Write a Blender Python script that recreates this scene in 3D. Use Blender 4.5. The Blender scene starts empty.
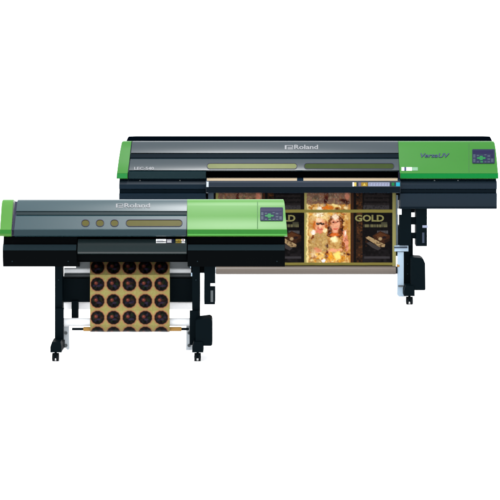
import bpy, bmesh, math, random
import numpy as np
from mathutils import Vector
random.seed(7)
sc = bpy.context.scene
C = sc.collection

# ------------------------------------------------------------------ camera
# level camera with a shift lens (product shot): unit = photo pixel of a 500 px square frame
K = 0.000575            # metres per photo pixel per metre of distance
HORIZON = -37.0         # photo row of the horizon
CAM_H = 2.7531
NEAR, FAR = 12.0, 14.0  # distance of the front faces of the two printers
cd = bpy.data.cameras.new('camera'); cam = bpy.data.objects.new('camera', cd); C.objects.link(cam)
cam.location = (0, -NEAR, CAM_H); cam.rotation_euler = (math.radians(90), 0, 0)
cd.sensor_width = 36; cd.lens = 36 / (500 * K)
cd.shift_y = -(250 - HORIZON) / 500
cd.clip_start = 0.1; cd.clip_end = 500
sc.camera = cam

# ------------------------------------------------------------------ light
w = bpy.data.worlds.new('World'); sc.world = w; w.use_nodes = True
bg = w.node_tree.nodes['Background']; bg.inputs[0].default_value = (0.97, 0.985, 1.0, 1); bg.inputs[1].default_value = 1.6
def area(name, loc, target, sx, sy, power, col=(1, 1, 1)):
    l = bpy.data.lights.new(name, 'AREA'); l.shape = 'RECTANGLE'; l.size = sx; l.size_y = sy
    l.energy = power; l.color = col
    o = bpy.data.objects.new(name, l); C.objects.link(o); o.location = loc
    o.rotation_euler = (Vector(target) - Vector(loc)).to_track_quat('-Z', 'Y').to_euler()
    return o
area('front_softbox', (-1.0, -2.4, 6.4), (-0.9, 0.3, 0.9), 1.3, 2.4, 120)
area('rear_softbox', (-0.1, 0.4, 6.6), (0.0, 2.2, 1.1), 1.5, 2.2, 420)
sc.view_settings.view_transform = 'Standard'; sc.view_settings.look = 'None'
sc.view_settings.exposure = 0.95; sc.view_settings.gamma = 1.0
sc.cycles.use_denoising = True
sc.cycles.max_bounces = 8

# ------------------------------------------------------------------ helpers
G = 0.335              # printed tone to real reflectance under these lamps
def lin(r, g, b, s=1.0):
    s = s * G
    f = lambda c: (c / 12.92 if c <= 0.04045 else ((c + 0.055) / 1.055) ** 2.4)
    return tuple(f(c / 255.0) * s for c in (r, g, b))

def mat(name, col, rough=0.45, spec=0.3, metal=0.0, bump=0.0, vary=0.06, scale=60, coat=0.0):
    m = bpy.data.materials.new(name); m.use_nodes = True
    nt = m.node_tree; N = nt.nodes; L = nt.links; b = N['Principled BSDF']
    b.inputs['Roughness'].default_value = rough; b.inputs['Metallic'].default_value = metal
    b.inputs['Specular IOR Level'].default_value = spec
    b.inputs['Coat Weight'].default_value = coat; b.inputs['Coat Roughness'].default_value = 0.15
    tc = N.new('ShaderNodeTexCoord'); no = N.new('ShaderNodeTexNoise')
    no.inputs['Scale'].default_value = scale; no.inputs['Detail'].default_value = 4
    L.new(tc.outputs['Object'], no.inputs['Vector'])
    mx = N.new('ShaderNodeMixRGB'); mx.inputs[1].default_value = (*[c * (1 - vary) for c in col], 1)
    mx.inputs[2].default_value = (*[min(1, c * (1 + vary)) for c in col], 1)
    L.new(no.outputs['Fac'], mx.inputs[0]); L.new(mx.outputs[0], b.inputs['Base Color'])
    if bump:
        n2 = N.new('ShaderNodeTexNoise'); n2.inputs['Scale'].default_value = 900
        L.new(tc.outputs['Object'], n2.inputs['Vector'])
        bp = N.new('ShaderNodeBump'); bp.inputs['Strength'].default_value = bump; bp.inputs['Distance'].default_value = 0.001
        L.new(n2.outputs['Fac'], bp.inputs['Height']); L.new(bp.outputs[0], b.inputs['Normal'])
    return m

class Space:
    """turns a photo pixel plus a depth behind a printer's front face into a point of the place"""
    def __init__(s, base): s.base = base
    def p(s, px, py, yd):
        D = s.base + yd
        return Vector(((px - 250) * K * D, D - NEAR, CAM_H - (py - HORIZON) * K * D))
    def q(s, px, py, yd, ref):      # width and height measured at depth ref, moved straight back to yd
        v = s.p(px, py, ref); v.y = s.base + yd - NEAR; return v
    def floor_z(s): return 0.0

class MB:
    def __init__(s, sp): s.sp = sp; s.v = []; s.f = []; s.m = []; s.nb = []
    def add(s, vs, fs, m=0, nb=False):
        o = len(s.v); s.v += [Vector(v) for v in vs]
        for f in fs: s.f.append([o + i for i in f]); s.m.append(m); s.nb.append(nb)
        return s
    def prism(s, prof, xl, xr, m=0):
        """profile of (row, depth) swept from column xl to xr; columns at the front face, or lists, one per profile point"""
        n = len(prof); vs = []
        for X in (xl, xr):
            for i, (py, yd) in enumerate(prof):
                v = s.sp.p(250, py, yd)
                v.x = (s.sp.p(X[i], py, yd) if isinstance(X, (list, tuple)) else s.sp.p(X, py, 0)).x
                vs.append(v)
        fs = [list(range(n))[::-1], list(range(n, 2 * n))]
        fs += [[i, (i + 1) % n, n + (i + 1) % n, n + i] for i in range(n)]
        return s.add(vs, fs, m)
    def box(s, x0, x1, y0, y1, d0, d1, m=0):
        vs = [s.sp.q(x, y, d, d0) for d in (d0, d1) for y in (y0, y1) for x in (x0, x1)]
        return s.add(vs, [[0, 1, 3, 2], [4, 6, 7, 5], [0, 4, 5, 1], [2, 3, 7, 6], [0, 2, 6, 4], [1, 5, 7, 3]], m)
    def outline(s, pts, d0, d1, m=0):
        n = len(pts)
        vs = [s.sp.q(x, y, d, d0) for d in (d0, d1) for x, y in pts]
        fs = [list(range(n)), list(range(n, 2 * n))[::-1]] + [[i, (i + 1) % n, n + (i + 1) % n, n + i] for i in range(n)]
        return s.add(vs, fs, m)
    def slab(s, pts, S, e0, e1, m=0):
        """thin plate lying on the surface depth S(row); its front stands e1 proud"""
        n = len(pts)
        vs = [s.sp.p(x, y, S(y) - e) for e in (e1, e0) for x, y in pts]
        fs = [list(range(n)), list(range(n, 2 * n))[::-1]] + [[i, (i + 1) % n, n + (i + 1) % n, n + i] for i in range(n)]
        return s.add(vs, fs, m, True)
    def rod(s, a, b, r, m=0, seg=24):
        a = Vector(a); b = Vector(b); ax = (b - a).normalized()
        u = ax.orthogonal().normalized(); t = ax.cross(u)
        vs = [c + (u * math.cos(2 * math.pi * i / seg) + t * math.sin(2 * math.pi * i / seg)) * r for c in (a, b) for i in range(seg)]
        fs = [list(range(seg))[::-1], list(range(seg, 2 * seg))] + [[i, (i + 1) % seg, seg + (i + 1) % seg, seg + i] for i in range(seg)]
        return s.add(vs, fs, m)
    def tube(s, x0, x1, yc, rp, yd, m=0):
        r = rp * K * (s.sp.base + yd)
        return s.rod(s.sp.p(x0, yc, yd), s.sp.p(x1, yc, yd), r, m, 32)
    def hose(s, pts, r, m=0):
        pts = [s.sp.p(*p) for p in pts]
        for a, b in zip(pts, pts[1:]): s.rod(a, b, r, m, 12)
        return s
    def build(s, name, mats, parent=None, bevel=0.003, seg=2, ang=38):
        me = bpy.data.meshes.new(name)
        off = Vector(parent_loc(parent))
        bm = bmesh.new()
        bv = [bm.verts.new(v - off) for v in s.v]
        sharp = []
        for f, m, nb in zip(s.f, s.m, s.nb):
            face = bm.faces.new([bv[i] for i in f]); face.material_index = m
            face.tag = nb
        bmesh.ops.recalc_face_normals(bm, faces=bm.faces[:])
        if bevel:
            es = [e for e in bm.edges if len(e.link_faces) == 2 and not e.link_faces[0].tag and e.calc_face_angle(0) > math.radians(ang)]
            if es:
                bmesh.ops.bevel(bm, geom=es, offset=bevel, segments=seg, profile=0.6, affect='EDGES', clamp_overlap=True)
        for f in bm.faces: f.smooth = True
        bm.to_mesh(me); bm.free()
        me.set_sharp_from_angle(angle=math.radians(32))
        for m in (mats if isinstance(mats, (list, tuple)) else [mats]): me.materials.append(m)
        o = bpy.data.objects.new(name, me); C.objects.link(o)
        if parent: o.parent = parent
        return o

def parent_loc(o):
    v = Vector((0, 0, 0))
    while o is not None: v += o.location; o = o.parent
    return v

def thing(name, label, cat, loc):
    o = bpy.data.objects.new(name, None); C.objects.link(o); o.location = loc; o.empty_display_size = 0.1
    o['label'] = label; o['category'] = cat
    return o

def stadium(x0, x1, y0, y1, n=10):
    r = (y1 - y0) / 2; cy = (y0 + y1) / 2; pts = []
    for i in range(n + 1):
        a = math.pi / 2 + math.pi * i / n; pts.append((x0 + r + r * math.cos(a), cy - r * math.sin(a)))
    for i in range(n + 1):
        a = -math.pi / 2 + math.pi * i / n; pts.append((x1 - r + r * math.cos(a), cy - r * math.sin(a)))
    return pts
def ellipse(cx, cy, rx, ry, n=20, rot=0.0):
    out = []
    for i in range(n):
        a = 2 * math.pi * i / n; x, y = rx * math.cos(a), ry * math.sin(a)
        out.append((cx + x * math.cos(rot) - y * math.sin(rot), cy + x * math.sin(rot) + y * math.cos(rot)))
    return out
def rect(x0, x1, y0, y1): return [(x0, y0), (x1, y0), (x1, y1), (x0, y1)]
def round_rect(x0, x1, y0, y1, r, n=5):
    pts = []
    for cx, cy, a0 in ((x1 - r, y0 + r, -90), (x1 - r, y1 - r, 0), (x0 + r, y1 - r, 90), (x0 + r, y0 + r, 180)):
        for i in range(n + 1):
            a = math.radians(a0 + 90 * i / n); pts.append((cx + r * math.cos(a), cy + r * math.sin(a)))
    return pts

def glyphs(body, offset=0.0, shear=0.0, space=1.0):
    cu = bpy.data.curves.new('lettering', 'FONT'); cu.body = body; cu.size = 1; cu.offset = offset
    cu.shear = shear; cu.space_character = space; cu.resolution_u = 3; cu.extrude = 0.02
    o = bpy.data.objects.new('lettering', cu); C.objects.link(o)
    dg = bpy.context.evaluated_depsgraph_get(); me = bpy.data.meshes.new_from_object(o.evaluated_get(dg))
    vs = [v.co.copy() for v in me.vertices]; fs = [list(p.vertices) for p in me.polygons]
    bpy.data.objects.remove(o); bpy.data.curves.remove(cu); bpy.data.meshes.remove(me)
    x0 = min(v.x for v in vs); x1 = max(v.x for v in vs); y0 = min(v.y for v in vs); y1 = max(v.y for v in vs)
    return [((v.x - x0) / (x1 - x0), (v.y - y0) / (y1 - y0), v.z / 0.02) for v in vs], fs
def write(mb, body, x0, x1, y0, y1, S, m=0, e=0.0012, **kw):
    vs, fs = glyphs(body, **kw)
    out = []
    for u, v, z in vs:
        py = y1 + (y0 - y1) * v
        out.append(mb.sp.p(x0 + (x1 - x0) * u, py, S(py) - e * (1.5 + z)))
    mb.add(out, fs, m, True)

def interp(tab):
    tab = sorted(tab)
    def S(y):
        if y <= tab[0][0]: return tab[0][1]
        for (a, b), (c, d) in zip(tab, tab[1:]):
            if y <= c: return b + (d - b) * (y - a) / (c - a)
        return tab[-1][1]
    return S

# ------------------------------------------------------------------ materials
M = {}
M['floor'] = mat('white_studio_floor', (0.92, 0.92, 0.92), 0.9, 0.0, vary=0.01)
M['hood'] = mat('blue_grey_hood_paint', lin(68, 110, 122, 0.36), 0.31, 0.18, bump=0.02, vary=0.03, scale=8)
M['hood_back'] = mat('steel_blue_hood_paint', lin(50, 90, 108, 0.22), 0.29, 0.26, bump=0.02, vary=0.03, scale=8)
M['teal'] = mat('dark_teal_trim', lin(30, 62, 70, 0.5), 0.4, 0.1)
M['green'] = mat('light_green_plastic', lin(116, 206, 82, 0.42), 0.36, 0.09, bump=0.02, vary=0.02, scale=8)
M['green_back'] = mat('dim_green_plastic', lin(80, 178, 66, 0.44), 0.36, 0.09, bump=0.02, vary=0.02, scale=8)  # same green plastic, darkened in colour for weaker light on the rear printer
M['green_band'] = mat('grass_green_band', lin(68, 178, 66, 0.5), 0.4, 0.08)
M['green_band_back'] = mat('deep_green_band', lin(0, 146, 62, 0.8), 0.5, 0.04)
M['green_edge'] = mat('bright_green_lip', lin(104, 215, 90, 0.66), 0.4, 0.1)
M['black'] = mat('black_plastic', (0.0005, 0.0008, 0.0010), 0.6, 0.008, bump=0.02)
M['ink'] = mat('black_blue_steel_paint', (0.0006, 0.0020, 0.0029), 0.5, 0.012, bump=0.02)
M['stripe'] = mat('charcoal_ledge', (0.0040, 0.0086, 0.0110), 0.5, 0.02)
M['cover'] = mat('charcoal_front_cover', (0.0050, 0.0092, 0.0100), 0.35, 0.06)
M['navy'] = mat('navy_steel_paint', lin(30, 58, 78, 0.38), 0.42, 0.06, bump=0.02)
M['navy_dark'] = mat('dark_navy_paint', (0.0008, 0.003, 0.0052), 0.5, 0.02)
M['seam'] = mat('violet_grey_gasket', lin(62, 62, 100, 0.5), 0.6, 0.1)
M['olive'] = mat('olive_tinted_window', lin(122, 116, 42, 0.44), 0.3, 0.05, vary=0.12, scale=20)
M['window_lit'] = mat('lit_green_window', lin(148, 160, 84, 0.44), 0.3, 0.05, vary=0.14, scale=12)  # brighter reflection in this slot is put into the pane colour
M['window_dim'] = mat('dim_green_window', lin(72, 92, 42, 0.5), 0.5, 0.03, vary=0.15, scale=12)  # same kind of pane, darkened in colour where less light shows
M['letter'] = mat('silver_lettering', lin(184, 188, 194, 0.46), 0.5, 0.2)
M['violet'] = mat('violet_lettering', lin(70, 84, 140, 0.5), 0.5, 0.1)
M['panel'] = mat('slate_violet_keypad', lin(66, 74, 118, 0.36), 0.5, 0.04)
M['panel_dark'] = mat('dark_violet_display', lin(44, 40, 100, 0.42), 0.4, 0.06)
M['key'] = mat('grey_blue_key', lin(92, 112, 142, 0.34), 0.5, 0.1)
M['key_green'] = mat('emerald_key', lin(10, 160, 80, 0.5), 0.5, 0.1)
M['white'] = mat('white_plastic', (0.50, 0.515, 0.53), 0.5, 0.2)
M['paper_white'] = mat('white_sticker', (0.8, 0.8, 0.81), 0.6, 0.1)
M['pale'] = mat('pale_aluminium', lin(220, 230, 238, 0.95), 0.35, 0.3)
M['grey'] = mat('grey_sheet_metal', lin(138, 150, 156, 0.36), 0.4, 0.2)
M['ice'] = mat('ice_blue_steel_plate', lin(188, 214, 236, 0.95), 0.4, 0.2)
M['yellow'] = mat('yellow_sticker', lin(240, 212, 100, 0.7), 0.6, 0.1)
M['ochre'] = mat('ochre_sticker', lin(190, 150, 40, 0.6), 0.6, 0.1)
M['lilac'] = mat('lilac_sticker', lin(140, 130, 160, 0.55), 0.6, 0.1)
M['lightblue'] = mat('pale_blue_sticker', lin(190, 200, 232, 0.6), 0.6, 0.1)
M['cyan'] = mat('cyan_sticker', lin(40, 200, 235, 0.6), 0.6, 0.1)
M['red'] = mat('red_print', lin(200, 60, 60, 0.6), 0.6, 0.1)
M['orange'] = mat('orange_core', lin(238, 180, 90, 0.6), 0.6, 0.1)
M['cream'] = mat('cream_ledge_reflection', lin(244, 222, 188, 0.66), 0.35, 0.2)  # pale tone of the light reflected on the rear printer's ledge
M['gloss'] = mat('glossy_blue_black_cover', lin(36, 62, 88, 0.34), 0.22, 0.16, vary=0.05)
M['taupe'] = mat('taupe_roll', lin(158, 144, 132, 0.46), 0.45, 0.2)
M['rubber'] = mat('black_rubber', (0.002, 0.003, 0.004), 0.8, 0.05)

# ------------------------------------------------------------------ setting
me = bpy.data.meshes.new('floor'); s_ = 250.0
me.from_pydata([(-s_, -60, 0), (s_, -60, 0), (s_, s_, 0), (-s_, s_, 0)], [], [(0, 1, 2, 3)]); me.materials.append(M['floor'])
fl = bpy.data.objects.new('floor', me); C.objects.link(fl); fl['kind'] = 'structure'

# ------------------------------------------------------------------ shared builders
def caster(sp, parent, xc, rows, yd):
    """twin-wheel caster: stem, fork, two rubber wheels; the lowest row is on the floor"""
    y0, y1 = rows; mb = MB(sp)
    u = K * (sp.base + yd); c0 = sp.p(xc, y0, yd)
    R = 0.46 * (y1 - y0) * u; zc = R + 0.001
    for sx in (-1, 1):
        a = Vector((c0.x + sx * 1.0 * u, c0.y, zc)); b = Vector((c0.x + sx * 3.1 * u, c0.y, zc))
        mb.rod(a, b, R, 0, 28)
    mb.rod((c0.x - 3.3 * u, c0.y, zc), (c0.x + 3.3 * u, c0.y, zc), R * 0.3, 1, 12)
    top = c0.z if yd < 0.1 else (y1 - y0) * u
    mb.rod((c0.x, c0.y, zc + R * 0.2), (c0.x, c0.y, zc + R + 0.016), 1.2 * u, 1, 14)
    vs = [Vector((c0.x + sx * 0.95 * u, c0.y + sy * R * 0.8, z)) for z in (zc - R * 0.2, zc + R * 1.05) for sy in (-1, 1) for sx in (-1, 1)]
    mb.add(vs, [[0, 1, 3, 2], [4, 6, 7, 5], [0, 4, 5, 1], [2, 3, 7, 6], [0, 2, 6, 4], [1, 5, 7, 3]], 1)
    return mb.build('caster', [M['rubber'], M['ink']], parent, 0.003)

def keypad(sp, parent, x0, x1, y0, y1, S):
    mb = MB(sp); W = x1 - x0; H = y1 - y0
    mb.slab(round_rect(x0, x1, y0, y1, 0.9), S, -0.004, 0.0025, 0)
    mb.slab(rect(x0 + .02 * W, x1 - .06 * W, y0 + .10 * H, y0 + .30 * H), S, 0.002, 0.0035, 1)
    for fx0, fx1, fy0, fy1, m in ((.04, .14, .36, .60, 2), (.04, .14, .66, .92, 2), (.68, .80, .64, .76, 2), (.84, .95, .36, .58, 1), (.84, .95, .66, .92, 2),
                                  (.20, .30, .84, .94, 2), (.36, .48, .84, .94, 3), (.54, .64, .84, .94, 2), (.68, .80, .84, .94, 2), (.20, .30, .40, .50, 2), (.54, .64, .36, .44, 2), (.68, .80, .42, .54, 2)):
        mb.slab(round_rect(x0 + fx0 * W, x0 + fx1 * W, y0 + fy0 * H, y0 + fy1 * H, 0.3), S, 0.002, 0.004, m)
    cx, cy = x0 + .40 * W, y0 + .58 * H   # four-way pad
    mb.slab(round_rect(cx - .19 * W, cx + .19 * W, cy - .02 * H, cy + .11 * H, 0.5), S, 0.002, 0.0048, 3)
    mb.slab(round_rect(cx - .07 * W, cx + .07 * W, cy - .12 * H, cy + .20 * H, 0.5), S, 0.002, 0.0054, 3)
    return mb.build('control_panel', [M['panel'], M['panel_dark'], M['key'], M['key_green']], parent, 0)

def window(sp, parent, x0, x1, y0, y1, S, glass):
    mb = MB(sp)
    a = stadium(x0, x1, y0, y1, 14); b = stadium(x0 - 0.55, x1 + 0.55, y0 - 0.55, y1 + 0.45, 14); n = len(a)
    mb.slab(a, S, -0.004, 0.0006, 0)            # the pane lies below a raised bezel
    vs = [sp.p(x, y, S(y) - e) for pts, e in ((a, 0.0), (a, .0042), (b, .0034), (b, 0.0)) for x, y in pts]
    mb.add(vs, [[k * n + i, k * n + (i + 1) % n, (k + 1) * n + (i + 1) % n, (k + 1) * n + i] for k in range(3) for i in range(n)], 1, True)
    return mb.build('window', [glass, M['seam']], parent, 0)

def maker_logo(sp, parent, x0, x1, xt, y0, y1, S):
    mb = MB(sp); h = y1 - y0; wd = xt - x0
    # ruled emblem left of the word
    mb.slab(rect(x0, xt - 1.2, y0 + .10 * h, y0 + .22 * h), S, 0, 0.0022, 0)
    mb.slab(rect(x0, x0 + .18 * wd, y0 + .22 * h, y0 + 1.02 * h), S, 0, 0.0022, 0)
    mb.slab(rect(x0 + .30 * wd, xt - 1.2, y0 + .50 * h, y0 + .66 * h), S, 0, 0.0022, 0)
    mb.slab(rect(x0 + .30 * wd, xt - 1.2, y0 + .80 * h, y0 + 1.02 * h), S, 0, 0.0022, 0)
    mb.slab(rect(xt - 1.9, xt - 1.2, y0 + .22 * h, y0 + .50 * h), S, 0, 0.0022, 0)
    write(mb, 'Roland', xt, x1, y0, y1, S, 0, offset=0.02)
    return mb.build('lettering', M['letter'], parent, 0)

# ================================================================== FRONT PRINTER
F = Space(NEAR)
o0 = F.p(128, 250, 0.3); front = thing('inkjet_printer', 'smaller green and grey wide-format printer in front, printing dark discs on gold sheet', 'printer', (o0.x, o0.y, 0))

hoodF = [(236.6, .030), (235.6, .004), (229.6, .002), (229.0, .012), (216.2, .085), (215.2, .104), (211.7, .118), (211.0, .108), (201.2, .172), (200.0, .192), (199.4, .22),
         (201.5, .44), (214, .62), (236.6, .64)]
SF = interp([(229.0, .012), (216.2, .085)]); SFU = interp([(211.0, .108), (201.2, .172)])
hood = MB(F).prism(hoodF, 14.0, 186.3).build('hood', M['hood'], front, 0.0025)
MB(F).prism([(215.0, .1035), (214.8, .0985), (211.9, .1105), (211.9, .1165)], 14.4, 185.9).build('groove_strip', M['teal'], hood, 0.0008)
MB(F).prism([(235.5, .0025), (235.4, .0005), (229.9, -.0015), (229.7, .0015)], 14.2, 186.1).build('lower_strip', mat('slate_teal_strip', lin(56, 96, 108, 0.34), 0.4, 0.1), hood, 0.0006)
for cx in (85.5, 100.0, 114.5): window(F, hood, cx - 3.7, cx + 3.7, 219.9, 226.1, SF, M['olive'])
window(F, hood, 126.3, 182, 219.9, 226.1, SF, M['olive'])
maker_logo(F, hood, 116, 150, 124.3, 203.2, 207.6, SFU)

coverF = [(236.6, .030), (235.8, .002), (233.8, -.004), (229.6, -.002), (229.0, .006), (216, .075), (206, .132), (201.4, .162), (200.0, .185), (199.3, .22),
          (201.5, .44), (214, .62), (236.6, .64)]
SC = interp([(229.0, .006), (216, .075), (206, .132), (201.4, .162)])
xr = [287.3, 287.3, 287.3, 287.0, 286.8, 285.6, 284.8, 284.2, 283.6, 283.2, 280, 278, 282]
def covers(sp, prof, xl, xr, band_rows, name, m_main, m_band, parent, lip=None):
    o = MB(sp).prism(prof, xl, xr).build(name, m_main, parent, 0.004, 3)
    return o
side = covers(F, coverF, [187.2] * 13, xr, None, 'side_cover', M['green'], None, front)
MB(F).slab(rect(187.6, 287.0, 229.9, 233.7), interp([(229.6, -.002), (233.8, -.004)]), -0.001, 0.0012, 0).build('lower_band', M['green_band'], side, 0)
MB(F).slab(rect(187.6, 287.1, 233.95, 235.3), interp([(233.8, -.004), (235.8, .002)]), -0.001, 0.0012, 0).build('lip_strip', M['green_edge'], side, 0)
sm = MB(F)
for a, b in ((229.0, 216.2), (215.8, 206.2), (205.8, 201.6)): sm.slab(rect(257.1, 258.0, b, a), SC, -0.001, 0.0008, 0)
sm.build('seam_line', mat('dark_green_seam', lin(84, 158, 74, 0.5), 0.5, 0.1), side, 0)
keypad(F, side, 260.2, 283.0, 207.3, 220.8, lambda y: SC(207.3) + (SC(220.8) - SC(207.3)) * (y - 207.3) / 13.5 - 0.0015)
xl = [-0.4, -0.4, -0.4, -0.2, 0.0, 0.9, 1.5, 2.1, 2.8, 3.4, 7, 12, 10]
cap = covers(F, coverF, xl, [11.3, 11.3, 11.3, 11.3, 11.4, 12.2, 12.8, 13.2, 13.4, 13.4, 16, 18, 18], None, 'end_cover', M['green'], None, front)
MB(F).slab(rect(0.0, 11.0, 229.9, 233.7), interp([(229.6, -.002), (233.8, -.004)]), -0.001, 0.0012, 0).build('lower_band', M['green_band'], cap, 0)
MB(F).prism([(236.2, .04), (230, .02), (216, .10), (201.5, .18), (203, .44), (236.2, .6)], 11.4, 14.2).build('gasket', M['seam'], front, 0.001)
MB(F).prism([(236.2, .04), (230, .02), (216, .10), (201.5, .18), (203, .44), (236.2, .6)], 186.0, 187.5).build('gasket', M['seam'], front, 0.001)

bodyF = [(236.0, .07), (243.8, .055), (244.2, .040), (250.6, .018), (251.2, .022), (258, .026), (266.6, .040), (266.6, .62), (236.0, .62)]
for x0, x1 in ((2.2, 76.2), (187.4, 285.0)):
    b = MB(F).prism(bodyF, x0, x1).build('lower_body', M['black'], front, 0.003)
    MB(F).prism([(250.5, .020), (250.3, .0165), (244.6, .0365), (244.4, .041)], x0 + .3, x1 - .3).build('lit_ledge_strip', M['stripe'], b, 0.0006)  # lighter colour paints the light caught by the up-facing ledge
    for sx in (x0 + 10, x1 - 8): MB(F).rod(F.p(sx, 261.4, .05), F.p(sx, 261.4, .0285), .0045, 0, 12).build('screw', M['stripe'], b, 0)
MB(F).box(76.0, 187.6, 237.2, 262, .16, .60).build('print_bay', M['black'], front, 0.002)
cov = MB(F).prism([(239.2, .060), (242, .040), (248, .022), (252.0, .016), (253.6, .020), (254.2, .032), (254.2, .10), (239.2, .12)], 77.2, 186.6).build('front_cover', M['cover'], front, 0.003, 3)
MB(F).prism([(253.7, .0215), (252.9, .0165), (251.9, .0145), (251.9, .018)], 77.6, 186.2).build('lip_highlight', mat('grey_lip_highlight', lin(84, 94, 96, 0.42), 0.35, 0.2), cov, 0.0005)  # lighter strip paints the highlight along the cover's lower edge
MB(F).box(77.0, 186.8, 254.6, 260.2, .06, .55).build('platen', M['black'], front, 0.002)
SV = interp([(239.2, .060), (242, .040), (248, .022)])
st = MB(F)
st.slab(rect(156, 166, 239.0, 243.0), SV, 0.0, 0.002, 0)
st.slab(rect(166.3, 172, 239.0, 243.0), SV, 0.0, 0.002, 1); st.slab(rect(172, 174.2, 239.0, 243.0), SV, 0.0, 0.002, 2)
st.slab(rect(175.6, 181.6, 239.0, 243.0), SV, 0.0, 0.002, 3); st.slab(rect(181.6, 185, 239.0, 243.0), SV, 0.0, 0.002, 0)
st.slab([(178.7, 240.2), (180, 242.5), (177.4, 242.5)], SV, 0.002, 0.003, 5); st.slab(rect(182.2, 184, 239.4, 240.6), SV, 0.002, 0.003, 4)
for i in range(4): st.slab(rect(157, 164.8 - 1.6 * (i % 2), 239.7 + i * .8, 239.95 + i * .8), SV, 0.002, 0.0026, 2)
for i in range(4): st.slab(rect(167, 171.4, 239.6 + i * .8, 239.9 + i * .8), SV, 0.002, 0.0028, 0)
st.build('warning_sticker', [M['paper_white'], M['lilac'], M['panel'], M['yellow'], M['red'], M['ochre']], cov, 0)

# media path under the body
MB(F).tube(64.2, 191, 270.6, 2.9, .31).build('media_roller', M['white'], front, 0.003)
MB(F).tube(64.2, 191, 275.6, 2.6, .30).build('roller_shade', M['grey'], front, 0.003)  # grey tube stands for the white roller's shaded lower half
for x0, x1 in ((76, 90.5), (169.6, 188.5)): MB(F).box(x0, x1, 262.0, 268.0, .25, .33).build('media_clamp', M['grey'], front, 0.004)
MB(F).box(55.2, 198.5, 278.6, 302.0, .24, .33).build('cross_panel', M['ink'], front, 0.004)
MB(F).box(57.2, 197.0, 303.0, 309.4, .32, .42).build('catch_tray', M['paper_white'], front, 0.004)
MB(F).box(71.5, 78.2, 301.0, 318.5, .22, .26).build('guide_arm', M['ink'], front, 0.003)
MB(F).tube(64.0, 191.0, 322.0, 4.0, .20).build('take_up_tube', M['white'], front, 0.003)
for x0, x1 in ((83.5, 90.5), (169.5, 181.5)): MB(F).tube(x0, x1, 329.0, 2.1, .16).build('roll_core', M['orange'], front, 0.001)
for x0, x1 in ((72, 83.5), (181.5, 189)): MB(F).tube(x0, x1, 329.0, 1.3, .16).build('core_pin', M['ink'], front, 0.001)

def leg(sp, parent, x0, x1, y_top, y_foot, foot, y_cast, xc, yd=.12, depth=.10, rear=.50, brk=None, brk_mat=None):
    mb = MB(sp); mb.box(x0, x1, y_top, y_foot + 3, yd, yd + depth)
    lg = mb.build('leg', M['ink'], parent, 0.004)
    ft = MB(sp)
    fx0, fx1 = foot
    ft.outline([(fx0 + 1.6, y_foot - 4), (fx1 - 0.8, y_foot - 4), (fx1, y_foot), (fx1, y_cast[0] - 1.0), (fx0, y_cast[0] - 1.0), (fx0, y_foot + 1)], -.02, .10)
    a = sp.q(x0 + .6, y_foot, .08, 0); b = sp.q(x1 - .4, y_cast[0] - 1.2, rear, 0)
    vs = [Vector((x, y, z)) for y in (a.y, b.y) for z in (a.z, b.z) for x in (a.x, b.x)]
    ft.add(vs, [[0, 1, 3, 2], [4, 6, 7, 5], [0, 4, 5, 1], [2, 3, 7, 6], [0, 2, 6, 4], [1, 5, 7, 3]])
    ft.build('foot', M['ink'], lg, 0.004)
    for yy in (y_top + 14, y_foot - 26, y_foot - 16):
        MB(sp).rod(sp.p((x0 + x1) / 2, yy, yd + .01), sp.p((x0 + x1) / 2, yy, yd - .004), .0055, 0, 6).build('bolt', M['stripe'], lg, 0)
    caster(sp, lg, xc, y_cast, .03)
    u = sp.q(xc, y_cast[0], 0, 0)
    # rear caster stands straight behind the front one
    rear_caster(sp, lg, u.x, rear - .04, (y_cast[1] - y_cast[0]) * K * sp.base)
    return lg
def rear_caster(sp, parent, x, yd, h):
    mb = MB(sp); R = .46 * h; y = sp.base + yd - NEAR; u = K * sp.base; zc = R + .001
    for sx in (-1, 1): mb.rod((x + sx * u, y, zc), (x + sx * 3.1 * u, y, zc), R, 0, 24)
    mb.rod((x - 3.3 * u, y, zc), (x + 3.3 * u, y, zc), R * .3, 1, 12)
    mb.rod((x, y, zc), (x, y, zc + R + .016), 1.2 * u, 1, 14)
    mb.build('caster', [M['rubber'], M['ink']], parent, 0.003)

leg(F, front, 54.8, 62.2, 266.0, 346, (50.4, 61.4), (353.4, 362), 55.6)
leg(F, front, 192.2, 199.8, 266.0, 346, (192.2, 203.2), (353.4, 362), 197.6)
MB(F).box(189.6, 199.0, 311, 345, .09, .118).build('drive_bracket', M['ink'], front, 0.004)
MB(F).box(55.2, 63.5, 308.5, 346, .09, .118).build('drive_bracket', M['ink'], front, 0.004)
for x0, x1, s in ((62.8, 69.0, 1), (186.2, 192.0, -1)):
    ib = MB(F)
    ib.outline([(x0, 326.5), (x1, 326.5), (x1, 349.0), (x1 - 1.2 if s > 0 else x1, 350), (x0, 350 if s < 0 else 344)], .20, .23, 0)
    cxm = (x0 + x1) / 2
    for yy in (333, 345.5): ib.rod(F.p(cxm, yy, .21), F.p(cxm, yy, .19), .011, 1, 16)
    ib.build('roll_flange', [M['pale'], M['grey']], front, 0.003)
MB(F).outline([(195.6, 321.5), (197.5, 319.6), (204, 319.0), (209.5, 318.2), (211.6, 319.6), (212.2, 322), (212.2, 344.5), (211.2, 345.8), (195.6, 345.8)], -.01, .117).build('motor_box', M['ink'], front, 0.006, 3)
bt = MB(F).box(204.2, 215.0, 265.0, 304.4, .10, .22).build('drain_bottle', M['ink'], front, 0.006, 3)
fit = MB(F); fit.hose([(210.4, 284.6, .095), (215.2, 284.6, .095)], .0105); fit.box(210.6, 213.2, 290.5, 302, .094, .101, 1)
fit.build('bottle_gauge', [M['white'], M['grey']], bt, 0.001)
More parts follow.
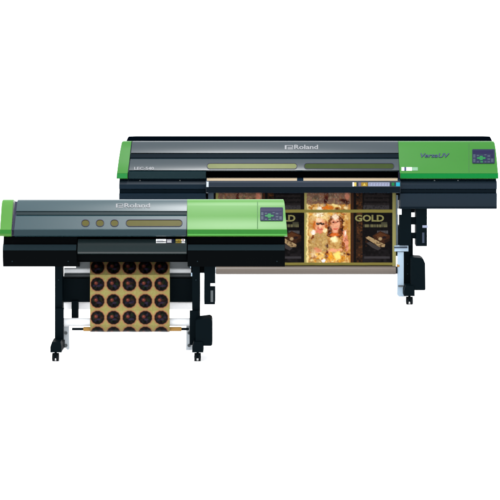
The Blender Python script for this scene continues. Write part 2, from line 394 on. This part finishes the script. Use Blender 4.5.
MB(F).box(191, 204.6, 266.2, 272.8, .14, .3).build('bottle_bracket', M['black'], front, 0.002)

# ---- its sheet: gold film with dark discs
class Canvas:
    """a print: a fine grid of colour, in photo-pixel units"""
    def __init__(s, x0, x1, y0, y1, per, seed):
        s.nx = int((x1 - x0) * per) + 1; s.ny = int((y1 - y0) * per) + 1
        s.x, s.y = np.meshgrid(np.linspace(x0, x1, s.nx), np.linspace(y0, y1, s.ny))
        s.rgb = np.zeros((s.ny, s.nx, 3)); s.gain = .62; s.rng = np.random.default_rng(seed); s.box = (x0, x1, y0, y1)
    def noise(s, cell):
        x0, x1, y0, y1 = s.box
        g = s.rng.random((int((y1 - y0) / cell) + 3, int((x1 - x0) / cell) + 3))
        u = (s.x - x0) / cell; v = (s.y - y0) / cell; i = u.astype(int); j = v.astype(int); u = u - i; v = v - j
        u = u * u * (3 - 2 * u); v = v * v * (3 - 2 * v)
        return (g[j, i] * (1 - u) + g[j, i + 1] * u) * (1 - v) + (g[j + 1, i] * (1 - u) + g[j + 1, i + 1] * u) * v
    def mix(s, a, col):
        a = np.clip(a, 0, 1)[..., None]; s.rgb = s.rgb * (1 - a) + np.array(lin(*col)) / G * a
    def rect(s, x0, x1, y0, y1, col, soft=.12, k=1):
        f = lambda t: np.clip(t / soft + .5, 0, 1)
        s.mix(k * f(s.x - x0) * f(x1 - s.x) * f(s.y - y0) * f(y1 - s.y), col)
    def ell(s, cx, cy, rx, ry, col, soft=.25, rot=0, k=1, wob=None):
        dx, dy = s.x - cx, s.y - cy; c, n = math.cos(rot), math.sin(rot)
        d = np.hypot((dx * c + dy * n) / rx, (-dx * n + dy * c) / ry)
        if wob is not None: d = d + wob
        s.mix(k * np.clip((1 - d) / soft + .5, 0, 1), col)
    def poly(s, pts, col, k=1):
        ins = np.zeros(s.x.shape, bool)
        for (ax, ay), (bx, by) in zip(pts, pts[1:] + pts[:1]):
            if ay != by: ins ^= ((ay > s.y) != (by > s.y)) & (s.x < (bx - ax) * (s.y - ay) / (by - ay) + ax)
        s.mix(k * ins, col)
    def build(s, name, sp, S, rough, spec, metal, extra=None, extra_mats=(), wave=None):
        ys = s.y[:, 0]; D = np.array([sp.base + S(v) for v in ys])[:, None]
        n = s.nx * s.ny
        pos = np.stack([(s.x - 250) * K * D, np.broadcast_to(D - NEAR, s.x.shape), CAM_H - (s.y - HORIZON) * K * D], -1).reshape(-1, 3)
        if wave: pos[:, 1] += wave(pos[:, 0], pos[:, 2])
        bk = pos.copy(); bk[:, 1] += .0012
        idx = np.arange(n).reshape(s.ny, s.nx)
        q = np.stack([idx[:-1, :-1], idx[1:, :-1], idx[1:, 1:], idx[:-1, 1:]], -1).reshape(-1, 4)
        c = [idx[0, :], idx[:, -1], idx[-1, ::-1], idx[::-1, 0]]
        rim = np.concatenate([np.stack([e[:-1], e[1:], e[1:] + n, e[:-1] + n], -1) for e in c])
        vs = np.concatenate([pos, bk]); fs = np.concatenate([q, q[:, ::-1] + n, rim])
        me = bpy.data.meshes.new(name)
        ev, ef = extra if extra else ([], [])
        me.from_pydata(vs.tolist() + [tuple(v) for v in ev], [], fs.tolist() + [[i + 2 * n for i in f] for f in ef])
        col = np.ones((len(me.vertices), 4)); col[:n, :3] = s.rgb.reshape(-1, 3) * G * s.gain; col[n:2 * n, :3] = .3
        at = me.color_attributes.new('ink', 'FLOAT_COLOR', 'POINT'); at.data.foreach_set('color', col.ravel().astype(np.float32))
        m = mat(name + '_ink', (.5, .5, .5), rough, spec, metal)
        an = m.node_tree.nodes.new('ShaderNodeAttribute'); an.attribute_name = 'ink'
        m.node_tree.links.new(an.outputs['Color'], m.node_tree.nodes['Principled BSDF'].inputs['Base Color'])
        me.materials.append(m)
        for k in extra_mats: me.materials.append(k)
        mi = np.zeros(len(me.polygons), np.int32); mi[len(fs):] = 1; me.polygons.foreach_set('material_index', mi)
        sm = np.zeros(len(me.polygons), bool); sm[:len(q)] = True; me.polygons.foreach_set('use_smooth', sm)
        me.update()
        o = bpy.data.objects.new(name, me); C.objects.link(o); return o

SS = interp([(258, .290), (262, .240), (268, .195), (275, .162), (283, .142), (290, .126), (300, .104), (311, .088), (318, .090), (325, .106), (328, .119), (330, .129), (331.3, .142), (332.0, .158)])
cv = Canvas(90.0, 169.8, 258, 332, 4, 5); cv.gain = .80
cv.mix(np.ones(cv.x.shape), (180, 170, 100)); cv.mix(.4 * cv.noise(5), (156, 142, 74)); cv.mix(.3 * cv.noise(1.2), (212, 204, 140))
nz, n2, n3 = cv.noise(1.6), cv.noise(1.1), cv.noise(2.2)
for cy in (267.2, 284.2, 301.0, 317.6, 333.4):
    for c_ in range(5):
        cx = 97.6 + 15.9 * c_
        a = np.arctan2(cv.y - cy, cv.x - cx); sc12 = .014 * np.cos(12 * a)
        cv.ell(cx, cy, 8.0, 8.0, (192, 130, 96), .2, wob=sc12, k=.85)
        cv.ell(cx, cy, 6.9, 6.9, (96, 52, 38), .12, wob=sc12 * 1.2)
        cv.ell(cx, cy, 6.5, 6.5, (13, 12, 9), .14, wob=sc12 * 1.2)
        ins = np.clip((1 - np.hypot(cv.x - cx, cv.y - cy) / 6.0) / .2, 0, 1)
        cv.mix(ins * np.clip(nz - .5, 0, 1) * 1.4, (26, 44, 22)); cv.mix(ins * np.clip(n2 - .55, 0, 1) * 1.5, (44, 36, 62)); cv.mix(ins * np.clip(n3 - .6, 0, 1) * 1.1, (84, 48, 30))
        for k in range(5):
            t = 2 * math.pi * k / 5 + c_ + cy
            cv.ell(cx + 3.6 * math.cos(t), cy + 3.6 * math.sin(t), 1.5, 1.1, ((26, 44, 22), (46, 38, 62), (40, 26, 18))[k % 3], .6, t, .7)
        cv.ell(cx, cy + 4.4, 1.3, 1.6, (4, 4, 4), .5); cv.ell(cx + .4, cy - 4.6, 1.4, 1.2, (6, 6, 6), .5)
        cv.ell(cx - 1.6, cy - 1.0, 1.7, 1.6, (126, 60, 50), .7, k=.9); cv.ell(cx - 1.9, cy - 1.4, .7, .6, (170, 98, 80), .8, k=.8)
        cv.ell(cx + 1.0, cy + 1.8, 2.0, 1.0, (60, 50, 78), .7, k=.6)
sh = cv.build('printed_sheet', F, SS, .34, .04, .45, wave=lambda X, Z: .0013 * np.sin(X * 29 + 2 * np.sin(Z * 9)) + .0006 * np.sin(X * 61 + Z * 20))
sh['label'] = 'gold film sheet printed with four rows of dark round discs, hanging from smaller printer'; sh['category'] = 'printed sheet'

# ================================================================== BACK PRINTER
B = Space(FAR)
o1 = B.p(306, 200, 0.3); back = thing('inkjet_printer', 'larger wide-format printer standing behind, with black, gold and photo banner coming out', 'printer', (o1.x, o1.y, 0))

hoodB = [(171.6, .05), (171.2, .028), (170.2, .022), (159.4, .100), (158.2, .122), (153.6, .140), (152.8, .128), (142.4, .205), (141.2, .225), (141.0, .26), (146, .5), (158, .66), (171.6, .68)]
SB = interp([(170.2, .022), (159.4, .100)]); SBU = interp([(152.8, .128), (142.4, .205)])
n_ = len(hoodB)
def slant(a, b): return [a + (b - a) * (min(max(py, 141), 179) - 141) / 38 for py, yd in hoodB]
hd = MB(B).prism(hoodB, slant(132.4, 128.2), slant(398.0, 399.4)).build('hood', M['hood_back'], back, 0.0025)
MB(B).prism([(158.0, .1215), (157.7, .115), (153.9, .1315), (153.8, .1385)], [130.0, 130.0, 130.2, 130.2], [399.2, 399.2, 399.2, 399.2]).build('groove_strip', M['navy_dark'], hd, 0.0008)
window(B, hd, 207.3, 296.8, 163.4, 168.6, SB, M['window_lit'])
window(B, hd, 304.4, 393.8, 163.4, 168.6, SB, M['window_dim'])
maker_logo(B, hd, 284.8, 318, 294.2, 144.8, 149.2, SBU)
lt = MB(B); write(lt, 'LEC-540', 134.2, 154.0, 166.9, 170.0, interp([(170.2, .022), (159.4, .100)]), 0, offset=0.03)
lt.build('lettering', M['letter'], hd, 0)
# dark rear top cover rising above the ridge
tc = [(137.4, .40), (136.4, .44), (136.2, .62), (150, .70), (160, .70), (143, .30)]
MB(B).prism(tc, [128, 129, 136, 140, 139, 125.5], [490.5, 489.5, 483, 480, 481, 493]).build('top_cover', mat('midnight_top_cover', (0.0002, 0.0007, 0.0014), 0.7, 0.0), back, 0.006, 3)
# left skirt below the hood
sk = MB(B).prism([(171.0, .034), (172.0, .006), (178.4, .010), (179.0, .030), (179.0, .60), (171.0, .60)], 128.4, 205.8).build('hood_skirt', M['teal'], back, 0.003)
coverB = [(178.9, .030), (178.4, .004), (173.2, -.004), (172.6, .004), (160, .088), (150, .150), (143, .196), (141.4, .215), (141.0, .25), (145, .48), (158, .66), (178.9, .68)]
SCB = interp([(172.6, .004), (160, .088), (150, .150), (143, .196)])
sideB = MB(B).prism(coverB, [400.2, 400.2, 400.0, 399.8, 399.0, 398.6, 398.3, 398.2, 398.2, 398.2, 399, 401], [498.4, 498.4, 498.2, 498.0, 496.9, 495.8, 494.6, 493.4, 491.5, 484, 482, 488]).build('side_cover', M['green_back'], back, 0.005, 3)
MB(B).slab(rect(400.6, 498.0, 173.5, 178.2), interp([(173.2, -.004), (178.4, .004)]), -0.001, 0.0012, 0).build('lower_band', M['green_band_back'], sideB, 0)
sm = MB(B)
for a, b in ((172.4, 160.2), (159.8, 150.2), (149.8, 143.2)): sm.slab(rect(468.6, 469.3, b, a), SCB, -0.001, 0.0008, 0)
sm.build('seam_line', mat('mid_green_seam', lin(74, 150, 70, 0.5), 0.5, 0.1), sideB, 0)
keypad(B, sideB, 472.3, 494.6, 149.2, 163.4, lambda y: SCB(149.2) + (SCB(163.4) - SCB(149.2)) * (y - 149.2) / 14.2 - 0.003)
lt = MB(B); SL = lambda y: SCB(152) + (SCB(159) - SCB(152)) * (y - 152) / 7 - .0025
write(lt, 'VersaUV', 420.5, 449.5, 153.2, 157.4, SL, 0, shear=0.25, offset=0.015)
lt.build('lettering', M['violet'], sideB, 0)
lt = MB(B)
for x0, x1, m in ((401.6, 404.2, 0), (404.2, 406.4, 1), (406.4, 411.8, 0), (412.2, 417.8, 2)): lt.slab(rect(x0, x1, 167.2, 170.6), SCB, 0, .0018, m)
lt.build('model_badge', [M['paper_white'], M['violet'], mat('pale_green_badge', lin(150, 205, 165, .6), .5, .1)], sideB, 0)
capB = MB(B).prism(coverB, [116.6, 116.6, 116.8, 117.0, 118.6, 120.2, 121.6, 122.4, 124, 130, 132, 126], [127.6, 127.6, 127.6, 127.7, 129.4, 130.4, 131.2, 131.6, 132, 136, 138, 134]).build('end_cover', M['green_back'], back, 0.005, 3)
MB(B).slab(rect(117.2, 127.2, 173.5, 178.2), interp([(173.2, -.004), (178.4, .004)]), -0.001, 0.0012, 0).build('lower_band', mat('vivid_green_band', lin(40, 180, 80, 0.6), .4, .15), capB, 0)
for a in ([128.0, 128.1, 130.0, 130.6, 131.8, 134, 130], [399.5, 399.5, 398.6, 398.4, 398.0, 398.0, 399.5]):
    MB(B).prism([(178.2, .04), (172, .03), (158.3, .140), (153.3, .155), (142, .235), (146, .5), (178.2, .6)], [v - 1.2 for v in a], [v + 1.2 for v in a]).build('gasket', M['seam'], back, 0.001)
# lower bodies
bodyB = [(178.2, .060), (180.6, .050), (181.2, .030), (184.4, .014), (188.8, .016), (189.4, .040), (193.0, .040), (193.6, .012), (207.0, .016), (208.8, .024), (208.8, .64), (178.2, .64)]
for x0, x1 in ((119.0, 205.6), (400.4, 497.2)):
    b = MB(B).prism(bodyB, x0, x1).build('lower_body', M['navy'], back, 0.003)
    MB(B).prism([(193.0, .0405), (192.8, .030), (189.6, .030), (189.5, .0405)], x0 + .2, x1 - .2).build('groove_strip', M['navy_dark'], b, 0.0005)
    MB(B).prism([(208.9, .030), (208.6, .0195), (207.2, .0125), (207.0, .018)], x0 + .2, x1 - .2).build('bottom_strip', M['navy_dark'], b, 0.0005)
    for sx in ((434.5, 458) if x0 > 300 else (140, 180)): MB(B).rod(B.p(sx, 180.6, .06), B.p(sx, 180.6, .035), .006, 0, 12).build('screw', M['grey'], b, 0)
# print bay and front cover
MB(B).box(205.4, 400.6, 172.4, 200, .20, .60).build('print_bay', M['black'], back, 0.002)
fc = MB(B).prism([(177.4, .070), (181.0, -.030), (182.4, -.042), (186.4, -.046), (187.2, -.040), (192.6, -.012), (193.2, .02), (193.2, .14), (178, .15)], 206.0, 400.2).build('front_cover', M['gloss'], back, 0.003, 3)
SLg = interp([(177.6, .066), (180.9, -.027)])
MB(B).slab(rect(206.8, 297.0, 177.7, 180.7), SLg, -0.001, .002, 0).build('ledge_reflection', M['cream'], fc, 0)  # these two cream plates paint window light reflected along the ledge
MB(B).slab(rect(303.4, 397.6, 177.7, 180.7), SLg, -0.001, .002, 0).build('ledge_reflection', M['cream'], fc, 0)
MB(B).prism([(187.3, -.0385), (187.5, -.0425), (192.4, -.016), (192.6, -.0115)], 206.3, 399.9).build('cover_foot', M['navy_dark'], fc, 0.0008)
SF2 = interp([(182.4, -.042), (186.4, -.046)])
st = MB(B)
def lab(x0, x1, m, y0=182.4, y1=186.2, e=.0016): st.slab(rect(x0, x1, y0, y1), SF2, 0, e, m)
lab(352.6, 354.0, 2); lab(354.2, 356.4, 1); lab(358.4, 361.0, 3); lab(361.2, 367.6, 0); lab(368.2, 389.6, 4); lab(391.6, 394.4, 5, 182.6, 185.8); lab(396.0, 399.9, 6)
for i in range(7): st.slab(rect(369 + i * 2.9, 371.1 + i * 2.9, 183.3, 183.8), SF2, .0016, .0022, 7); st.slab(rect(369 + i * 2.9, 370.7 + i * 2.9, 184.7, 185.2), SF2, .0016, .0022, 7)
st.slab([(364.4, 183.0), (366, 185.7), (362.8, 185.7)], SF2, .0016, .0022, 1)
st.build('warning_sticker', [M['ochre'], M['yellow'], M['paper_white'], M['lilac'], M['lightblue'], M['key_green'], M['cyan'], M['lilac']], fc, 0)
MB(B).box(206.4, 208.6, 181.8, 187.0, -.050, -.02).build('cover_highlight', M['pale'], fc, 0.002)  # pale block added to paint the highlight at the cover's left end
MB(B).box(207, 396, 194, 199, .16, .5).build('platen', M['black'], back, 0.002)

# stand
MB(B).box(190, 404, 226, 256, .30, .38).build('cross_panel', M['navy_dark'], back, 0.004)
MB(B).tube(216.0, 395.6, 270.2, 4.1, .10).build('take_up_tube', M['taupe'], back, 0.002)
MB(B).tube(394.8, 397.2, 270.2, 3.6, .10).build('tube_cap', M['rubber'], back, 0.002)
MB(B).tube(197, 216, 270.2, 3.2, .10).build('tube_holder', M['pale'], back, 0.002)
MB(B).tube(396.8, 399.4, 265.6, 1.7, .10).build('roll_core', M['orange'], back, 0.001)
MB(B).box(394.3, 398.0, 195, 246, .14, .20).build('side_rail', M['ice'], back, 0.002)
leg(B, back, 403.8, 411.4, 207.5, 290, (404.0, 414.6), (297.0, 305), 409.4, rear=.45)
leg(B, back, 182.5, 190.0, 207.5, 290, (182, 191), (297.0, 305), 186.5, rear=.45)
MB(B).box(399.6, 411.2, 207.5, 245.4, .04, .115).build('ink_unit', M['ink'], back, 0.004)
MB(B).box(397.8, 401.6, 209.0, 214.6, .02, .06).build('connector', M['white'], back, 0.003)
MB(B).box(394.4, 408.4, 245.6, 251.4, .08, .118).build('shelf_bracket', M['ice'], back, 0.003)
MB(B).box(394.2, 407.4, 246.9, 248.2, .073, .08).build('bracket_slot', M['key'], back, 0.001)
ipl = [(397.6, 252), (403.7, 252), (403.7, 296.4), (399.2, 296.4), (397.4, 294.6)]
MB(B).outline(ipl, .09, .118).build('roll_flange', M['ice'], back, 0.004)
MB(B).box(398.2, 403.4, 285.4, 286.8, .084, .09).build('flange_slot', M['grey'], back, 0.001)
MB(B).outline([(411.0, 258.2), (413.0, 257.4), (421.2, 258.0), (423.6, 259.6), (425.2, 263.5), (425.4, 289.2), (424.6, 290.2), (411.0, 290.2)], -.01, .117).build('motor_box', M['ink'], back, 0.006, 3)
MB(B).box(411.4, 414.6, 207.8, 212.6, .10, .2).build('bottle_bracket', M['ink'], back, 0.001)
for y0, y1 in ((217.4, 224.6), (233.0, 238.6)): MB(B).box(410.8, 416.4, y0, y1, .07, .10).build('bottle_bracket', M['ink'], back, 0.002)
MB(B).box(411.0, 413.0, 238, 258.6, .12, .14).build('support_rod', M['ink'], back, 0.001)
bt = MB(B).box(416.0, 427.0, 207.5, 246.2, .04, .16).build('drain_bottle', M['ink'], back, 0.006, 3)
fit = MB(B); fit.hose([(422.4, 226.6, .036), (427.6, 226.6, .036)], .0105); fit.box(422.2, 424.4, 232.6, 243, .034, .041, 1)
fit.build('bottle_gauge', [M['lightblue'], M['key']], bt, 0.001)
# left ink unit, mostly behind the smaller printer
MB(B).box(190.0, 197.0, 252, 292, .09, .118).build('roll_flange', M['ice'], back, 0.004)

# ---- its banner
SBs = lambda y: .10 - .02 * math.sin(math.pi * min(1, max(0, (y - 193) / 72)))
cb = Canvas(208.0, 396.0, 192.6, 267.0, 3.4, 11)
cb.mix(np.ones(cb.x.shape), (11, 8, 10)); cb.mix(.5 * cb.noise(2.0), (20, 16, 17))
GOLD = (160, 148, 74)
txt = MB(B)
def wrapper(x):      # one dark wrapper, 41 px wide
    inside = ((cb.x > x) & (cb.x < x + 41)).astype(float)
    cb.rect(x, x + 2.4, 192, 266, (74, 42, 24)); cb.rect(x + 5, x + 11.2, 192, 266, (62, 38, 22), .8)
    st_ = ((cb.x > x + 5) & (cb.x < x + 11.2)).astype(float)
    cb.mix(st_ * np.clip(cb.noise(1.4) - .5, 0, 1) * 2.2, (110, 66, 34)); cb.mix(st_ * np.clip(cb.noise(2.2) - .6, 0, 1) * 3, (14, 10, 10))
    for y in (195, 199, 203): cb.rect(x + 13, x + 38, y, y + 2.2, (40, 34, 34), 1.2); 
    cb.mix(((cb.x > x + 13) & (cb.x < x + 38) & (cb.y < 205)) * np.clip(cb.noise(1.5) - .55, 0, 1) * 1.6, (52, 46, 46))
    cb.rect(x + 12, x + 38, 205.2, 209.6, (70, 66, 68), .8)
    cb.mix(((cb.x > x + 12) & (cb.x < x + 38) & (cb.y > 205) & (cb.y < 209.6)) * np.clip(cb.noise(.9) - .4, 0, 1) * 1.6, (26, 24, 26))
    write(txt, 'GOLD', x + 3.8, x + 32.8, 214.8, 221.6, SBs, 0, e=.0009, offset=0.035)
    for i in range(20):
        c = x + 12.4 + i * 1.2
        cb.rect(c, c + (.9 if i % 4 else .5), 224.4, 227.2, (138, 132, 92) if i % 5 else (84, 80, 64), .3)
    cb.rect(x + 30, x + 36, 222.2, 226, (96, 94, 70), .8, .7)
    for i in range(8): cb.rect(x + 26 + i * 1.4, x + 27 + i * 1.4, 230.6, 233.6, (96, 92, 94), .4)
    bar = [(x + 21, 236), (x + 29, 231), (x + 39, 235.6), (x + 39, 240.6), (x + 33.4, 243.6), (x + 25, 240.2)]
    cb.poly(bar, (70, 38, 20)); cb.poly([(x + 23.4, 235.8), (x + 29, 232.4), (x + 36.6, 235.6), (x + 30, 238)], (98, 56, 28))
    cb.poly([(x + 33.4, 243.6), (x + 39, 240.6), (x + 39, 238), (x + 33, 240.4)], (44, 24, 14))
    cb.ell(x + 33, 237.6, 2.0, 1.4, (28, 20, 28), .6)
    cb.poly([(x + 14.4, 237.8), (x + 17.4, 236.0), (x + 34, 244.6), (x + 33.4, 247.0), (x + 28, 247.0)], (196, 164, 118))
    cb.mix(((cb.x > x + 14) & (cb.x < x + 34) & (cb.y > 236) & (cb.y < 247.2)) * np.clip(cb.noise(1.3) - .55, 0, 1) * 2.2, (72, 42, 22))
    cb.ell(x + 29, 238.8, 1.8, 1.6, (196, 164, 120), .6); cb.ell(x + 27, 237.2, 1.1, .9, (120, 78, 46), .6)
    cb.poly([(x + 15, 243), (x + 18.4, 241.8), (x + 30, 248.2), (x + 27, 250.4), (x + 21.6, 248)], (70, 64, 64))
    cb.mix(((cb.x > x + 11) & (cb.x < x + 39) & (cb.y > 250)) * .55 * np.clip(cb.noise(2.6) - .3, 0, 1), (58, 52, 56))
    cb.rect(x + 13, x + 39, 256.4, 258.6, (74, 70, 74), .8, .8); cb.rect(x + 38.6, x + 41, 214, 262, (8, 6, 12), .6)
    cb.mix(inside * .10 * np.clip(cb.noise(1.0) - .5, 0, 1), (90, 80, 80))
def picture(x):      # a warm snapshot of two figures, 46 px wide
    inb = ((cb.x > x) & (cb.x < x + 46)).astype(float)
    cb.mix(inb, (196, 152, 88))
    def spots(x0, x1, y0, y1, cell, th, col, k=2.2):
        m = np.clip((cb.x - x - x0) / 1.2 + .5, 0, 1) * np.clip((x + x1 - cb.x) / 1.2 + .5, 0, 1) * np.clip((cb.y - y0) / 1.2 + .5, 0, 1) * np.clip((y1 - cb.y) / 1.2 + .5, 0, 1)
        cb.mix(m * np.clip(cb.noise(cell) - th, 0, 1) * k, col)
    spots(2, 46, 192, 266, 3.2, .5, (236, 208, 150)); spots(2, 46, 192, 266, 2.2, .58, (158, 104, 46))
    cb.rect(x + 2, x + 46, 192, 204, (140, 120, 108), 1.6)
    spots(2, 44, 192, 205, 3.0, .45, (112, 104, 92)); spots(2, 44, 192, 205, 2.2, .6, (172, 132, 116)); spots(2, 40, 196, 206, 2, .6, (178, 166, 132))
    cb.rect(x + 20, x + 23.4, 192, 206, (92, 50, 46), 1.2); cb.ell(x + 21.6, 201, 2, 2, (70, 24, 28), .7)
    cb.ell(x + 42.5, 196.6, 2.4, 3.6, (206, 150, 132), .7); cb.ell(x + 40, 201, 5, 2, (78, 44, 38), .6, .3)
    for col, th in (((246, 196, 104), .45), ((255, 236, 190), .58), ((196, 112, 36), .66), ((118, 74, 30), .74)): spots(2, 43, 204.5, 215, 2.2, th, col, 3)
    cb.ell(x + 22, 207.8, 6, 1.8, (224, 138, 40), .6); cb.ell(x + 15, 208.6, 2.6, 2.2, (250, 244, 232), .7); cb.ell(x + 30, 205.6, 4, 1.5, (252, 236, 176), .7); cb.ell(x + 32, 210, 3, 1.6, (126, 78, 30), .7)
    # left figure: fair hair, dark glasses, pale jacket
    cb.ell(x + 16, 217, 8.4, 6.4, (244, 222, 170), .5); cb.ell(x + 15, 214.2, 4.4, 2.4, (255, 250, 232), .7); spots(8, 25, 211, 221, 1.5, .62, (204, 158, 92))
    cb.ell(x + 10, 224.6, 1.7, 5, (204, 128, 54), .6); cb.ell(x + 21.6, 224.4, 1.5, 4.2, (176, 108, 60), .6)
    cb.ell(x + 15.8, 225, 4.9, 6.6, (238, 184, 152), .3); cb.ell(x + 15, 219.8, 3, 1.8, (252, 222, 196), .8); cb.ell(x + 15.6, 228.8, 2.6, 1.1, (206, 122, 108), .7); cb.ell(x + 15.8, 226.2, 1, 1.6, (248, 204, 178), .7)
    cb.rect(x + 11.8, x + 20.2, 222.6, 224.9, (48, 20, 28), .6)
    cb.poly([(x + 4.5, 264), (x + 5, 243), (x + 10, 234), (x + 15, 232), (x + 22, 233), (x + 24.4, 240), (x + 23.4, 256), (x + 21, 264)], (190, 168, 118), .85)
    spots(4, 24, 233, 262, 2.6, .5, (212, 190, 138)); spots(4, 24, 236, 262, 1.8, .62, (160, 128, 80))
    cb.ell(x + 9.6, 232.4, 3, 1.9, (250, 240, 236), .6, -.5); cb.ell(x + 14.2, 231.6, 3.4, 1.7, (224, 150, 128), .7); cb.ell(x + 20.4, 230.6, 2.2, 2.0, (250, 236, 200), .6); cb.ell(x + 8.3, 236.6, 1.5, 2.1, (132, 78, 30), .6)
    cb.ell(x + 13.4, 250, 4, 2.2, (220, 158, 128), .7, .2); cb.ell(x + 10, 255, 3, 4, (232, 208, 176), .8); cb.ell(x + 16.4, 256, 2.6, 3, (240, 228, 178), .8)
    # right figure: long brown hair, raised forearm
    cb.poly([(x + 23.6, 222), (x + 26, 216.4), (x + 30, 214.6), (x + 35, 216), (x + 38.8, 219), (x + 39.2, 233), (x + 36, 238), (x + 26, 238), (x + 22.6, 236)], (112, 62, 28), .92)
    spots(23, 40, 215, 239, 1.8, .58, (190, 128, 72)); spots(23, 40, 215, 239, 1.6, .62, (62, 30, 18), 3)
    cb.ell(x + 30.8, 225, 4.4, 7.6, (236, 184, 158), .3); cb.ell(x + 30.6, 217, 3.4, 2.6, (250, 232, 212), .6); cb.ell(x + 30.8, 222, 3.8, 1.0, (196, 132, 112), .8); cb.ell(x + 31, 229, 2.4, 1.1, (216, 112, 100), .7)
    cb.ell(x + 28.8, 222.2, .9, .5, (70, 40, 30), .7); cb.ell(x + 32.9, 222.2, .9, .5, (70, 40, 30), .7)
    cb.ell(x + 30.4, 235, 4.8, 2.4, (216, 124, 52), .5)
    cb.poly([(x + 24, 256), (x + 24.4, 243), (x + 29, 237.6), (x + 33, 237.6), (x + 37.4, 241), (x + 37.6, 256)], (206, 178, 122), .85)
    spots(24, 38, 238, 256, 1.9, .58, (160, 112, 58)); cb.ell(x + 29.6, 239.6, 3.4, 3.2, (250, 240, 200), .6)
    cb.ell(x + 31, 250.6, 7.4, 2.0, (236, 180, 148), .5)
    cb.poly([(x + 38, 232), (x + 41.6, 230), (x + 45.2, 249), (x + 42.2, 252), (x + 39.8, 244)], (226, 164, 138)); cb.ell(x + 40.6, 234, 1.2, 2.6, (252, 232, 220), .6, .2)
    spots(37, 46, 230, 252, 1.6, .6, (160, 82, 54)); cb.ell(x + 41.4, 253.4, 4.8, 1.5, (92, 44, 20), .6, .25); cb.ell(x + 38.4, 246, 1, 6, (150, 92, 44), .7)
    cb.ell(x + 22.6, 254, 2, 3.8, (104, 34, 24), .6); cb.ell(x + 22.6, 246, 1.2, 2, (88, 48, 22), .7)
    for col, th in (((240, 186, 74), .5), ((255, 238, 180), .6), ((196, 116, 40), .64), ((150, 92, 44), .7)): spots(5, 44, 252, 263, 2.2, th, col, 2.6)
    cb.ell(x + 33, 256, 3.2, 4, (252, 232, 150), .7); cb.ell(x + 19.4, 260.6, 1.6, 1.7, (240, 242, 250), .6); cb.ell(x + 26, 256.6, 2.6, 4, (240, 180, 66), .7)
    cb.rect(x, x + 2.2, 192, 266, (170, 172, 122), .5); cb.rect(x + 2.2, x + 4, 204, 266, (240, 224, 172), .8); cb.rect(x + 43.6, x + 46, 212, 250, (206, 178, 112), .8, .5)
for x in (262.6, 351.2): wrapper(x)
keep = (cb.x, cb.y)                     # ragged, photographic edges inside the snapshots
wx = (cb.noise(2.2) - .5) * 1.9 + (cb.noise(.9) - .5) * .7; wy = (cb.noise(2.2) - .5) * 1.9 + (cb.noise(.9) - .5) * .7
for x in (215.8, 304.4):
    edge = np.clip(np.minimum(keep[0] - x, x + 46 - keep[0]) / 3, 0, 1)
    cb.x = keep[0] + wx * edge; cb.y = keep[1] + wy * edge
    picture(x); cb.x, cb.y = keep
    ins = ((cb.x > x + 3) & (cb.x < x + 45)).astype(float)
    pic = (cb.x > x) & (cb.x < x + 46); cb.rgb[pic] = np.clip(cb.rgb[pic], 0, 1) ** np.array([1.22, 1.34, 1.36]) * np.array([1.65, 1.62, 1.52])
    cb.mix(ins * np.clip(cb.noise(1.1) - .62, 0, 1) * .7, (84, 44, 20)); cb.mix(ins * np.clip(cb.noise(1.1) - .66, 0, 1) * .8, (255, 240, 214)); cb.mix(ins * np.clip(cb.noise(1.6) - .6, 0, 1) * .8, (206, 122, 52))
cb.rect(207, 213.6, 192, 266, (120, 140, 160), .4)
cb.rect(207, 397, 209.6, 212.6, GOLD, .5); cb.rect(207, 397, 265, 268, (40, 36, 22), .3); cb.rect(207, 397, 262.6, 265.2, GOLD, .4); cb.rect(392.4, 397, 192, 266, (182, 176, 110), .4)
wave = lambda X, Z: .0022 * np.sin(X * 23 + 3 * np.sin(Z * 5)) + .0012 * np.sin(X * 51 + 1.3)
for v in txt.v: v.y += float(wave(v.x, v.z))
bn = cb.build('printed_banner', B, SBs, .38, .02, .12, (txt.v, txt.f), [mat('gold_lettering', lin(164, 158, 96, .56), .45, .05, vary=.6, scale=90)], wave)
bn['label'] = 'black and gold banner with GOLD lettering and photo panel, hanging from larger printer'; bn['category'] = 'printed banner'
